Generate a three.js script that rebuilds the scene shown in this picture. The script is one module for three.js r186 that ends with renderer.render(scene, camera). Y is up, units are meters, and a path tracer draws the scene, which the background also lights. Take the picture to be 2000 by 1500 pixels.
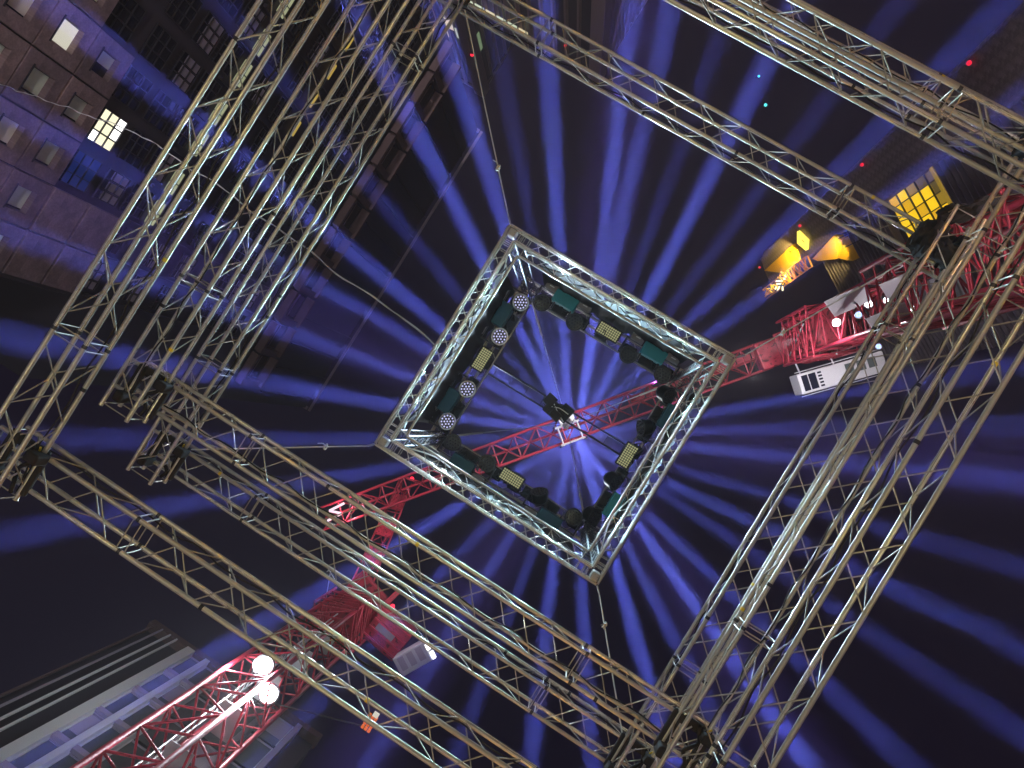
import * as THREE from 'three';
import { mergeGeometries } from 'three/addons/utils/BufferGeometryUtils.js';
import { RoundedBoxGeometry } from 'three/addons/geometries/RoundedBoxGeometry.js';

// ---------------------------------------------------------------- camera, sky, moon, exposure
const EYE = 1.6;                                   // the phone is held at eye height, pointing almost straight up
const scene = new THREE.Scene();
const camera = new THREE.PerspectiveCamera(53.0, 4 / 3, 0.1, 1500);
camera.position.set(0, EYE, 0);
camera.up.set(0.8517, -0.0675, 0.5197);
camera.lookAt(0.016, EYE + 0.9946, 0.1029);
{
  const w = 64, h = 32, d = new Float32Array(w * h * 4);
  for (let j = 0; j < h; j++) for (let i = 0; i < w; i++) {
    const up = Math.max(0, (j + 0.5) / h * 2 - 1), k = (j * w + i) * 4, g = 1 + 0.5 * (1 - up);
    d[k] = 0.0030 * g; d[k + 1] = 0.0017 * g; d[k + 2] = 0.0074 * g; d[k + 3] = 1;
  }
  const t = new THREE.DataTexture(d, w, h, THREE.RGBAFormat, THREE.FloatType);
  t.mapping = THREE.EquirectangularReflectionMapping; t.magFilter = THREE.LinearFilter; t.needsUpdate = true;
  scene.background = t; scene.environment = t;
}
const moon = new THREE.DirectionalLight(new THREE.Color(0.8, 0.85, 1), 0.02);
moon.position.set(-60, 140, -80); moon.castShadow = true; moon.shadow.mapSize.set(2048, 2048);
Object.assign(moon.shadow.camera, { left: -120, right: 120, top: 120, bottom: -120, near: 1, far: 500 });
scene.add(moon, moon.target);
scene.fog = new THREE.FogExp2(new THREE.Color(0.95, 0.93, 1.0), 0.0006);
const renderer = new THREE.WebGLRenderer({ antialias: true });
renderer.toneMapping = THREE.LinearToneMapping;
renderer.toneMappingExposure = 1.0;
renderer.shadowMap.enabled = true;

// ---------------------------------------------------------------- helpers
let seed = 20240611;
const rnd = () => { seed = (seed * 1664525 + 1013904223) >>> 0; return seed / 4294967296; };
const V = (x, y, z) => new THREE.Vector3(x, y, z);
const lin = (r, g, b) => new THREE.Color().setRGB(r, g, b);
const taken = {};
const numbered = (n) => { const k = taken[n] = (taken[n] ?? -1) + 1; return k ? n + '_' + String(k).padStart(3, '0') : n; };
function thing(name, label, category, [x, y, z] = [0, 0, 0], turn = 0, group) {
  const o = new THREE.Group(); o.name = numbered(name); o.position.set(x, y, z); o.rotation.y = turn;
  o.userData = { label, category }; if (group) o.userData.group = group;
  scene.add(o); return o;
}
function structure(o, name) { o.name = name; o.userData.kind = 'structure'; o.castShadow = o.receiveShadow = true; scene.add(o); return o; }
function part(name, geometry, material, parent) {
  const m = new THREE.Mesh(geometry, material); m.name = name; m.castShadow = m.receiveShadow = true; parent.add(m); return m;
}
function sub(name, parent) { const g = new THREE.Group(); g.name = name; parent.add(g); return g; }
const cyl12 = new THREE.CylinderGeometry(1, 1, 1, 14, 1), cyl8 = new THREE.CylinderGeometry(1, 1, 1, 8, 1), cube = new THREE.BoxGeometry(1, 1, 1);
const UPV = V(0, 1, 0);
function bar(name, a, b, r, material, parent, geometry = cyl8) {
  const d = b.clone().sub(a), m = part(name, geometry, material, parent);
  m.position.copy(a).addScaledVector(d, 0.5); m.scale.set(r, d.length(), r); m.quaternion.setFromUnitVectors(UPV, d.normalize()); return m;
}
function box(name, [x, y, z], [w, h, d], material, parent, geometry = cube) {
  const m = part(name, geometry, material, parent); m.position.set(x, y, z); m.scale.set(w, h, d); return m;
}
function tubeGeo(points, r, seg = 24, rad = 6) { return new THREE.TubeGeometry(new THREE.CatmullRomCurve3(points), seg, r, rad, false); }
function noiseTexture(size, f, srgb) {
  const d = new Uint8Array(size * size * 4), lat = [], n = 64;
  for (let i = 0; i < n * n; i++) lat.push(rnd());
  const at = (x, y) => lat[((y % n + n) % n) * n + (x % n + n) % n];
  const val = (x, y) => { const i = Math.floor(x), j = Math.floor(y), u = x - i, v = y - j, a = u * u * (3 - 2 * u), b = v * v * (3 - 2 * v);
    return (at(i, j) * (1 - a) + at(i + 1, j) * a) * (1 - b) + (at(i, j + 1) * (1 - a) + at(i + 1, j + 1) * a) * b; };
  for (let y = 0; y < size; y++) for (let x = 0; x < size; x++) {
    const c = f((s) => val(x / size * s, y / size * s), x / size, y / size), k = (y * size + x) * 4;
    for (let q = 0; q < 3; q++) d[k + q] = Math.max(0, Math.min(255, Math.round(255 * (Array.isArray(c) ? c[q] : c))));
    d[k + 3] = 255;
  }
  const t = new THREE.DataTexture(d, size, size); t.wrapS = t.wrapT = THREE.RepeatWrapping; t.magFilter = THREE.LinearFilter;
  if (srgb) t.colorSpace = THREE.SRGBColorSpace; t.needsUpdate = true; return t;
}

// ---------------------------------------------------------------- materials
const scuff = noiseTexture(256, (v) => 0.36 + 0.3 * v(8) + 0.2 * v(32) + 0.14 * v(64));
const stoneMap = noiseTexture(256, (v) => { const n = 0.62 + 0.2 * v(4) + 0.12 * v(16) + 0.12 * v(64); return [n, n * 0.95, n * 0.93]; }, true);
const paintMap = noiseTexture(128, (v) => { const n = 0.7 + 0.25 * v(6) + 0.1 * v(40), w = v(18) > 0.8 ? 0.55 : 1; return [n * w, n * w, n * w]; }, true);
const std = (r, g, b, roughness, metalness = 0, extra = {}) => new THREE.MeshStandardMaterial({ color: lin(r, g, b), roughness, metalness, ...extra });
const M = {
  alu: [std(0.46, 0.44, 0.375, 0.46, 0.6, { roughnessMap: scuff }), std(0.38, 0.365, 0.315, 0.52, 0.55, { roughnessMap: scuff }), std(0.52, 0.49, 0.41, 0.4, 0.65, { roughnessMap: scuff })],
  aluDull: [std(0.30, 0.285, 0.24, 0.6, 0.5, { roughnessMap: scuff }), std(0.36, 0.335, 0.27, 0.5, 0.55, { roughnessMap: scuff })], yellow: std(0.80, 0.46, 0.012, 0.5), amberPaint: std(0.75, 0.30, 0.02, 0.5), soffit: std(0.14, 0.115, 0.15, 0.7), black: std(0.012, 0.012, 0.014, 0.75), blackGloss: std(0.010, 0.010, 0.012, 0.3), darkMetal: std(0.05, 0.05, 0.055, 0.45, 0.6),
  steel: std(0.5, 0.5, 0.5, 0.35, 0.9), rope: std(0.55, 0.55, 0.5, 0.8), cable: std(0.6, 0.66, 0.68, 0.5, 0.1), strap: std(0.015, 0.015, 0.018, 0.9), yellowTag: std(0.6, 0.45, 0.03, 0.6), silver: std(0.62, 0.64, 0.66, 0.4, 0.5),
  red: std(0.62, 0.045, 0.085, 0.55, 0, { roughnessMap: scuff, map: paintMap }), redDark: std(0.42, 0.028, 0.055, 0.6, 0, { map: paintMap }), white: std(0.62, 0.63, 0.66, 0.5), grey: std(0.22, 0.22, 0.24, 0.6), concrete: std(0.5, 0.52, 0.55, 0.85),
  stone: [std(0.33, 0.28, 0.30, 0.85, 0, { map: stoneMap }), std(0.28, 0.24, 0.265, 0.85, 0, { map: stoneMap }), std(0.37, 0.31, 0.32, 0.85, 0, { map: stoneMap })],
  joint: std(0.05, 0.045, 0.06, 0.9), cladding: std(0.035, 0.035, 0.05, 0.5, 0.2), glassDark: std(0.012, 0.014, 0.03, 0.08, 0), frame: std(0.04, 0.04, 0.05, 0.5, 0.4), brown: std(0.10, 0.068, 0.066, 0.75), parapet: std(0.24, 0.21, 0.24, 0.7),
  fin: std(0.32, 0.25, 0.23, 0.6, 0.1), towerWall: std(0.03, 0.03, 0.045, 0.5), smooth: std(0.30, 0.27, 0.28, 0.7, 0, { map: stoneMap }), louvre: std(0.16, 0.14, 0.18, 0.5, 0.3),
  blind: [std(0.78, 0.78, 0.70, 0.8), std(0.62, 0.72, 0.56, 0.8), std(0.5, 0.56, 0.48, 0.8)],
  bright: std(0.72, 0.78, 0.78, 0.45), mauve: std(0.34, 0.32, 0.38, 0.6), pane: std(0.08, 0.105, 0.105, 0.5), teal: std(0.03, 0.30, 0.34, 0.55), tealDark: std(0.015, 0.10, 0.14, 0.5),
  ground: std(0.26, 0.25, 0.23, 0.85), lensOff: std(0.04, 0.035, 0.05, 0.2), amberDot: std(0.5, 0.5, 0.28, 0.5),
};
const glow = (r, g, b, k) => new THREE.MeshStandardMaterial({ color: lin(0.02, 0.02, 0.02), emissive: lin(r, g, b), emissiveIntensity: k, roughness: 0.6 });
const G = { blueBeam: glow(0.15, 0.2, 1, 6), flood: glow(1, 0.9, 0.62, 6), floodCool: glow(0.85, 0.95, 1, 120), craneLamp: glow(0.9, 0.93, 1, 22), red: glow(1, 0.02, 0.05, 2.2), redSoft: glow(1, 0.02, 0.06, 1.0), cyan: glow(0.1, 0.75, 0.8, 1.6), lens: glow(0.68, 0.66, 1, 0.95), panelDot: glow(0.62, 0.62, 0.30, 0.55),
  windowWhite: glow(1, 0.95, 0.78, 0.62), windowHot: glow(1, 0.98, 0.95, 2.4), windowWarm: glow(1, 0.94, 0.66, 1.15), windowBlue: glow(0.03, 0.09, 0.6, 0.14), slit: glow(0.82, 0.85, 0.5, 0.42), slitYellow: glow(0.9, 0.62, 0.12, 0.5), slitGreen: glow(0.5, 0.72, 0.4, 0.3), pale: glow(0.85, 0.95, 0.72, 0.75), paleWarm: glow(1, 0.88, 0.55, 0.75),
  yellow: [glow(1, 0.62, 0.015, 1.05), glow(1, 0.56, 0.015, 0.75), glow(0.8, 0.5, 0.05, 0.36), glow(0.5, 0.34, 0.08, 0.2)], logo: glow(1, 0.8, 0.1, 1.7), ember: glow(1, 0.62, 0.03, 1.3), emberHot: glow(1, 0.9, 0.5, 2.2), emberDim: glow(0.9, 0.32, 0.03, 0.5), orange: glow(1, 0.2, 0.02, 0.7), cyanBlue: glow(0.3, 0.45, 1, 3), tipWhite: glow(1, 0.72, 0.85, 1.2) };
function lampLight(kind, color, intensity, pos, target, angle = 0.6, penumbra = 0.5, radius = 1) {
  const l = kind === 'spot' ? new THREE.SpotLight(color, intensity, 0, angle, penumbra) : new THREE.PointLight(color, intensity);
  l.position.copy(pos); l.castShadow = true; l.shadow.radius = radius; scene.add(l);
  if (kind === 'spot') { l.target.position.copy(target); scene.add(l.target); }
  return l;
}

// ---------------------------------------------------------------- ground
{
  const g = structure(new THREE.Mesh(new THREE.BoxGeometry(500, 0.4, 500), M.ground), 'ground'); g.position.y = -0.2;
}

// ---------------------------------------------------------------- the truss tower: three tiers of four box trusses
// local axis of a truss is x, its lower chords lie at y = 0, its upper ones at y = S
const S = 0.47, RC = 0.033, RB = 0.0095;
function boxTruss(name, label, len, pos, turn, phase) {
  const t = thing(name, label, 'truss', pos, turn, 'box trusses of the three tiers');
  const h = S / 2, corners = [[0, -h], [0, h], [S, -h], [S, h]], mat = () => M.alu[Math.floor(rnd() * 3)], dull = () => M.aluDull[Math.floor(rnd() * 2)];
  const cuts = [-len / 2, -len / 2 + 2.25, len / 2 - 2.25, len / 2], sections = 3;
  for (let k = 0; k < sections; k++) {
    const x0 = cuts[k] + 0.012, x1 = cuts[k + 1] - 0.012;
    for (const [y, z] of corners) bar('chord', V(x0, y, z), V(x1, y, z), RC, mat(), t, cyl12);
    // square end frames of the section: two rungs close together at each end
    for (const x of [x0 + 0.05, x1 - 0.05]) {
      bar('rung', V(x, 0, -h), V(x, 0, h), RB, dull(), t); bar('rung', V(x, S, -h), V(x, S, h), RB, dull(), t);
      bar('rung', V(x, 0, -h), V(x, S, -h), RB, dull(), t); bar('rung', V(x, 0, h), V(x, S, h), RB, dull(), t);
    }
    const a = x0 + 0.17, b = x1 - 0.17, n = 2 * Math.round((b - a) / 1.0), st = (b - a) / n, gap = 0.035;
    for (let i = 0; i < n; i++) {
      const e = (i + phase) % 2 ? 1 : -1, xa = a + i * st + gap, xb = a + (i + 1) * st - gap;
      bar('brace', V(xa, 0, -h * e), V(xb, 0, h * e), RB, dull(), t);
      bar('brace', V(xa, S, h * e), V(xb, S, -h * e), RB, dull(), t);
      bar('brace', V(xa, e > 0 ? 0 : S, -h), V(xb, e > 0 ? S : 0, -h), RB, dull(), t);
      bar('brace', V(xa, e > 0 ? S : 0, h), V(xb, e > 0 ? 0 : S, h), RB, dull(), t);
    }
    if (k < sections - 1) for (const [y, z] of corners) bar('coupler', V(x1 - 0.012, y, z), V(x1 + 0.036, y, z), RC * 1.12, M.darkMetal, t, cyl12);
  }
  // black cable tied along an upper chord, tape marks on the lower ones
  const pts = [], zc = phase ? h - 0.05 : 0.05 - h; for (let i = 0; i <= 26; i++) pts.push(V(-len / 2 + 0.3 + i * (len - 0.6) / 26, S - 0.055 - 0.035 * Math.abs(Math.sin(i * 1.7 + phase)), zc + 0.03 * Math.sin(i * 2.3 + len)));
  part('cable', tubeGeo(pts, 0.012, 110, 5), M.strap, t);
  for (let i = 0; i < 3; i++) { const x = (rnd() - 0.5) * (len - 2), [y, z] = corners[Math.floor(rnd() * 4)]; bar('tape_mark', V(x, y, z), V(x + 0.05, y, z), RC * 1.03, i ? M.strap : M.yellowTag, t, cyl12); }
  return t;
}
const sides = { U: 'on the stone tower side', R: 'across from the stone tower', N: 'on the fin towers side', L: 'on the lamp crane side' };
const tierName = ['lowest', 'middle', 'topmost'];
const tierAlong = [8.93, 10.76, 12.55], tierAcross = [9.45, 11.28, 13.07], shift = [0, 1.2, 0];
for (let k = 0; k < 3; k++) {
  const ya = EYE + tierAlong[k], yc = EYE + tierAcross[k];
  boxTruss('box_truss', `aluminium box truss, ${tierName[k]} tier, ${sides.U}`, 10.8, [0.95 + shift[k], ya, 5.875], 0, k % 2);
  boxTruss('box_truss', `aluminium box truss, ${tierName[k]} tier, ${sides.R}`, 10.8, [0.95 + shift[k], ya, -3.51], 0, (k + 1) % 2);
  boxTruss('box_truss', `aluminium box truss, ${tierName[k]} tier, ${sides.N}`, 10.4, [5.79 + shift[k], yc, 1.17], Math.PI / 2, k % 2);
  boxTruss('box_truss', `aluminium box truss, ${tierName[k]} tier, ${sides.L}`, 10.4, [-4.02 + shift[k] * 1.03, yc, 1.17], Math.PI / 2, (k + 1) % 2);
}
// black straps that tie the crossing trusses together, each with a steel ratchet
const sideWord = { U: 'stone tower side', R: 'away from the stone tower' };
for (let k = 0; k < 3; k++) for (const [zn, z] of [['U', 5.875], ['R', -3.51]]) for (const [xn, x] of [['N', 5.79], ['L', -4.02]]) {
  const t = thing('ratchet_strap', `black strap on the ${tierName[k]} tier, ${xn === 'N' ? 'fin tower' : 'lamp crane'} corner, ${sideWord[zn]}`, 'strap', [x + shift[k], EYE + tierAcross[k] - 0.03, z], 0, 'straps at the corners of the tiers');
  const sleeve = (w, h, d, px, py, pz) => { const m = part('sleeve', new RoundedBoxGeometry(w, h, d, 2, 0.035), M.strap, t); m.position.set(px, py, pz); };
  sleeve(0.62, 0.09, 0.16, 0.02, 0.0, 0.24); sleeve(0.62, 0.09, 0.14, -0.02, 0.0, -0.25);
  sleeve(0.15, 0.08, 0.60, 0.25, 0.02, 0.0); sleeve(0.17, 0.34, 0.15, -0.24, -0.1, 0.22); sleeve(0.15, 0.26, 0.2, 0.22, -0.12, -0.24);
  const pts = []; for (let i = 0; i < 7; i++) pts.push(V(-0.34 + i * 0.11, -0.07 - 0.05 * Math.sin(i * 2.1 + k), -0.12 + 0.06 * Math.cos(i * 1.7 + x)));
  part('webbing', tubeGeo(pts, 0.03, 20, 6), M.strap, t);
  for (const [px, pz] of [[-0.2, -0.05], [0.12, 0.1]]) bar('ratchet_handle', V(px, -0.1, pz), V(px + 0.13, -0.1, pz - 0.08), 0.012, M.steel, t);
  bar('tag', V(0.3, -0.08, -0.2), V(0.36, -0.13, -0.22), 0.014, M.yellowTag, t);
}
// black cloth wrapped round the crossing at the corner beside the red crane mast
{
  const t = thing('cloth_wrap', 'black cloth wrapped round the truss crossing beside the red crane mast', 'cloth', [5.9, EYE + 13.0, -3.35]);
  for (const [x, y, z, w, h, d, r] of [[-0.05, -0.05, 0.1, 0.36, 0.2, 0.22, 0.3], [0.45, -0.1, -0.05, 0.3, 0.14, 0.16, 0.9], [-0.2, -0.1, -0.3, 0.2, 0.15, 0.3, 0.2], [0.8, -0.12, -0.35, 0.3, 0.1, 0.12, 0.6]]) {
    const g = new THREE.IcosahedronGeometry(1, 4), p = g.attributes.position;
    for (let i = 0; i < p.count; i++) { const a = p.getX(i), b = p.getY(i), c = p.getZ(i), k = 1 + 0.14 * Math.sin(a * 7 + b * 3 + x * 9) + 0.1 * Math.sin(c * 9 - a * 4) + 0.06 * Math.sin(b * 17 + c * 11); p.setXYZ(i, a * k, b * k, c * k); }
    g.computeVertexNormals(); const m = part('fold', g, M.strap, t); m.position.set(x, y, z); m.scale.set(w, h, d); m.rotation.y = r;
  }
}

// ---------------------------------------------------------------- the lighting cage hung in the middle
const CX = 0.385, CZ = 0.72, HALF = 2.64, YL = EYE + 15.5, YU = YL + 5.28, W = 0.24, WI = 0.47;
const cage = thing('lighting_cage', 'square aluminium truss cage full of stage lights, hung from the crane hook', 'truss cage', [CX, YL, CZ]);
function cageSide(turn, y, full) {
  const side = sub('side_truss', cage); side.position.y = y; side.rotation.y = turn;
  const z0 = HALF, z1 = HALF - W, z2 = HALF - WI, mat = () => M.alu[Math.floor(rnd() * 3)], rc = 0.028, rb = 0.009;
  const e = HALF - 0.02;
  for (const [yy, zz, len] of [[0, z0, e], [W, z0, e], [0, z1, e - W], [W, z1, e - W], [0, z2, e - WI]]) bar('chord', V(-len, yy, zz), V(len, yy, zz), rc, mat(), side, cyl12);
  const a = -HALF + 0.62, b = HALF - 0.62, n = 16, st = (b - a) / n;
  for (let i = 0; i < n; i++) {
    const f = i % 2 ? 1 : -1, xa = a + i * st + 0.02, xb = a + (i + 1) * st - 0.02;
    const zig = (p, q) => bar('brace', f > 0 ? V(xa, p[0], p[1]) : V(xa, q[0], q[1]), f > 0 ? V(xb, q[0], q[1]) : V(xb, p[0], p[1]), rb, mat(), side);
    zig([0, z0], [0, z1]); zig([0, z2], [0, z1]);
    if (full) { zig([W, z1], [W, z0]); zig([W, z0], [0, z0]); zig([0, z1], [W, z1]); }
  }
  for (const x of [-HALF + 0.30, -HALF + 0.38, -HALF + 0.52, HALF - 0.52, HALF - 0.38, HALF - 0.30]) {
    bar('rung', V(x, 0, z0), V(x, 0, z1), rb, mat(), side); bar('rung', V(x, W, z0), V(x, W, z1), rb, mat(), side);
    if (Math.abs(x) < HALF - 0.5) bar('rung', V(x, 0, z1), V(x, 0, z2), rb, mat(), side);
  }
  for (const x of [-1.32, 0, 1.32]) bar('rung', V(x, 0, z1), V(x, 0, z2), rb, mat(), side);
}
for (let k = 0; k < 4; k++) { cageSide(k * Math.PI / 2, 0, true); cageSide(k * Math.PI / 2, 5.28, false); }
for (const sx of [-1, 1]) for (const sz of [-1, 1]) {
  const leg = sub('leg', cage), c = HALF - 0.35, w = 0.12; leg.position.set(sx * c, 0, sz * c);
  for (const [x, z] of [[-w, -w], [w, -w], [w, w], [-w, w]]) bar('chord', V(x, W, z), V(x, 5.28, z), 0.02, M.darkMetal, leg, cyl12);
  for (let i = 0; i < 10; i++) {
    const y0 = W + 0.2 + i * 0.48, y1 = y0 + 0.48;
    bar('rung', V(-w, y0, -w), V(w, y0, -w), 0.009, M.darkMetal, leg); bar('rung', V(-w, y0, w), V(w, y0, w), 0.009, M.darkMetal, leg);
    bar('rung', V(-w, y0, -w), V(-w, y0, w), 0.009, M.darkMetal, leg); bar('rung', V(w, y0, -w), V(w, y0, w), 0.009, M.darkMetal, leg);
    bar('brace', V(-w, y0, -w), V(w, y1, -w), 0.009, M.darkMetal, leg); bar('brace', V(w, y0, w), V(-w, y1, w), 0.009, M.darkMetal, leg);
  }
  const cp = part('corner_plate', new RoundedBoxGeometry(0.17, 0.3, 0.17, 2, 0.03), M.alu[1], cage); cp.position.set(sx * (HALF - 0.12), W / 2, sz * (HALF - 0.12));
  const lug = part('lug', new THREE.TorusGeometry(0.07, 0.018, 8, 16), M.steel, cage); lug.position.set(sx * (HALF + 0.08), W / 2, sz * (HALF + 0.08)); lug.rotation.y = Math.PI / 4 * (sx * sz > 0 ? -1 : 1);
}
// cables clipped along the inside of the cage sides
for (let k = 0; k < 4; k++) for (let q = 0; q < 3; q++) {
  const pts = []; for (let i = 0; i <= 12; i++) { const p = V(-2.1 + i * 0.35, W + 0.05 + 0.06 * Math.sin(i * 1.9 + q + k), HALF - 0.3 + 0.1 * Math.sin(i * 1.1 + q * 2)); p.applyAxisAngle(UPV, k * Math.PI / 2); pts.push(p); }
  part('cable', tubeGeo(pts, 0.014, 40, 5), q ? M.strap : M.cable, cage);
}
// black cloth strips behind the fixtures on each wall of the cage
for (let k = 0; k < 4; k++) {
  const g = new THREE.PlaneGeometry(4.2, 3.1, 60, 6), p = g.attributes.position;
  for (let i = 0; i < p.count; i++) p.setZ(i, 0.03 * Math.sin(p.getX(i) * 11 + k) + 0.02 * Math.sin(p.getX(i) * 23 + p.getY(i)));
  g.computeVertexNormals(); const m = part('drape', g, M.strap, cage), o = V(0, 0, 2.7).applyAxisAngle(UPV, k * Math.PI / 2);
  m.position.set(o.x, 3.72, o.z); m.rotation.y = k * Math.PI / 2;
}
// the fixtures on the walls of the cage: four wash heads and one panel of cells on each, boxes between them
const headGeo = mergeGeometries([new THREE.CylinderGeometry(0.17, 0.185, 0.2, 24), new THREE.CylinderGeometry(0.12, 0.17, 0.08, 24).translate(0, 0.14, 0), new THREE.CylinderGeometry(0.192, 0.192, 0.03, 24).translate(0, -0.09, 0)].map((g) => g.toNonIndexed()));
const rimGeo = new THREE.TorusGeometry(0.182, 0.016, 8, 28).rotateX(Math.PI / 2);
const dots = [[0, 0]]; for (let i = 0; i < 6; i++) dots.push([0.066 * Math.cos(i * Math.PI / 3), 0.066 * Math.sin(i * Math.PI / 3)]); for (let i = 0; i < 12; i++) dots.push([0.132 * Math.cos(i * Math.PI / 6), 0.132 * Math.sin(i * Math.PI / 6)]);
const lensGeo = new THREE.SphereGeometry(0.0205, 8, 6);
function washHead(label, group, [x, y, z], turn, lit, tilt, roll) {
  const t = thing('wash_head', label, 'stage light', [x, y, z], turn, group); t.scale.setScalar(1.18);      // local +z points out of the cage
  const base = part('base', new RoundedBoxGeometry(0.30, 0.26, 0.20, 2, 0.03), M.grey, t); base.position.set(0, 0.05, 0.42);
  box('display', [0, -0.083, 0.42], [0.11, 0.006, 0.022], M.bright, base.parent);
  const clamp = part('clamp', new THREE.TorusGeometry(0.045, 0.016, 6, 14), M.darkMetal, t); clamp.position.set(0, 0.24, 0.42); clamp.rotation.y = Math.PI / 2;
  for (const s of [-1, 1]) box('yoke_arm', [s * 0.215, 0.02, 0.17], [0.035, 0.09, 0.36], M.darkMetal, t);
  box('yoke_bar', [0, 0.02, 0.33], [0.46, 0.09, 0.04], M.darkMetal, t);
  const head = sub('head', t); head.rotation.set(tilt + (rnd() - 0.5) * 0.3, 0, roll + (rnd() - 0.5) * 0.3);
  part('shell', headGeo, M.blackGloss, head);
  const rim = part('rim', rimGeo, lit ? M.bright : M.darkMetal, head); rim.position.y = -0.108;
  for (const [a, b] of dots) { const l = part('lens', lensGeo, lit ? G.lens : M.lensOff, head); l.position.set(a, -0.108, b); }
  return t;
}
const cellGeo = new THREE.BoxGeometry(0.042, 0.012, 0.042);
function panelLight(label, pos, turn, tilt) {
  const t = thing('panel_light', label, 'stage light', pos, turn, 'cell panels of the cage');
  const h = sub('housing', t); h.rotation.x = tilt;
  part('case', new RoundedBoxGeometry(0.66, 0.12, 0.36, 2, 0.02), M.black, h);
  for (let i = 0; i < 10; i++) for (let j = 0; j < 5; j++) { const c = part('cell', cellGeo, G.panelDot, h); c.position.set(-0.27 + i * 0.06, -0.066, -0.12 + j * 0.06); }
  for (const s of [-1, 1]) box('bracket', [s * 0.35, 0.05, 0.1], [0.02, 0.2, 0.05], M.darkMetal, t);
}
function wallBox(label, pos, turn, mat) {
  const t = thing('wall_box', label, 'stage light', pos, turn, 'long boxes on the walls of the cage');
  part('case', new RoundedBoxGeometry(0.66, 0.4, 0.34, 2, 0.03), mat, t);
  for (let i = 0; i < 3; i++) box('cooling_fin', [0, -0.175, -0.1 + i * 0.035 - 0.02], [0.5, 0.012, 0.012], M.silver, t);
  for (const s of [-1, 1]) { const c = part('clamp', new THREE.TorusGeometry(0.05, 0.016, 6, 14), M.darkMetal, t); c.position.set(s * 0.18, 0.2, 0.08); c.rotation.y = Math.PI / 2; }
  for (let i = 0; i < 3; i++) part('cable', tubeGeo([V(-0.3 + i * 0.24, 0.1, 0.15), V(-0.25 + i * 0.2, -0.12, 0.19), V(-0.05 + i * 0.12, -0.2, 0.17), V(0.1 + i * 0.1, 0.05, 0.19)], 0.011, 16, 5), M.strap, t);
}
const HF = EYE + 20.0, wallName = ['stone tower', 'fin tower', 'plain sky', 'lamp crane'];
for (let k = 0; k < 4; k++) {
  const turn = k * Math.PI / 2, out = V(0, 0, 1).applyAxisAngle(UPV, turn), along = V(1, 0, 0).applyAxisAngle(UPV, turn);
  const place = (a, o, y = HF) => { const p = V(CX, y, CZ).addScaledVector(along, a).addScaledVector(out, o); return [p.x, p.y, p.z]; };
  for (const a of [-1.78, -0.78, 0.82, 1.86]) {
    const ball = k === 3 && a === -0.78 || k === 2 && a === -0.78;
    const lit = k === 0, tilt = k === 0 ? 0.32 : k === 2 ? -0.85 : 0.1;
    washHead(ball ? `black wash head turned on its side, ${wallName[k]} wall of the cage` : `wash head with ${lit ? 'lit violet lenses' : 'dark lenses'} on the ${wallName[k]} wall of the cage`, 'wash heads of the cage', place(a, k === 0 ? 2.32 : 2.16), turn, lit, ball ? 1.2 : tilt, ball ? 0.5 : 0);
  }
  panelLight(`pale cell panel at the middle of the ${wallName[k]} wall of the cage`, place(0.08, k === 0 ? 2.4 : k === 1 ? 2.42 : 2.16, HF + 0.15), turn, k === 0 ? 0.35 : 0.05);
  for (const a of [-1.3, 1.36]) wallBox(`${k === 1 || k === 2 ? 'teal' : 'dark blue'} box with a finned edge on the ${wallName[k]} wall of the cage`, place(a, 2.52, HF + 0.05), turn, k === 1 || (k === 2 && a > 0) ? M.teal : M.tealDark);
}
// black power packs and looped cables crowded between them
for (let k = 0; k < 4; k++) for (let i = 0; i < 7; i++) {
  const turn = k * Math.PI / 2, a = -1.95 + i * 0.65 + 0.12 * Math.sin(i * 5 + k), p = V(CX, HF + 0.42 + 0.1 * Math.sin(i * 3 + k), CZ).add(V(a, 0, 2.3).applyAxisAngle(UPV, turn));
  const t = thing('power_pack', `black power pack with looped cables above the ${wallName[k]} wall lights of the cage`, 'power pack', [p.x, p.y, p.z], turn, 'power packs of the cage');
  part('case', new RoundedBoxGeometry(0.34 + 0.1 * (i % 3), 0.2, 0.3, 2, 0.03), M.black, t);
  for (let j = 0; j < 3; j++) part('cable', tubeGeo([V(-0.2, 0, 0.12 - j * 0.1), V(-0.1 + 0.06 * j, -0.22 - 0.05 * j, 0.1), V(0.12, -0.26 + 0.04 * j, -0.05 * j), V(0.3, -0.05, 0.1)], 0.016, 16, 5), j ? M.strap : M.darkMetal, t);
}
// light that these heads give: soft wash inside the cage and out over the tiers
for (let k = 0; k < 4; k++) {
  const o = V(0, 0, 1).applyAxisAngle(UPV, k * Math.PI / 2), al = V(1, 0, 0).applyAxisAngle(UPV, k * Math.PI / 2);
  for (const a of k === 0 ? [-0.9, 0.9] : [0.1]) {
    const p = V(CX, HF - 0.32, CZ).addScaledVector(al, a).addScaledVector(o, 1.75);
    const q = V(CX, EYE + 6, CZ).addScaledVector(al, a * 1.6).addScaledVector(o, k === 0 ? -2.5 : -1.5);
    lampLight('spot', k === 0 ? lin(0.62, 0.82, 1) : lin(0.5, 0.84, 1), k === 0 ? 125 : 115, p, q, 1.15, 0.7, 6);
  }
}
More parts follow.
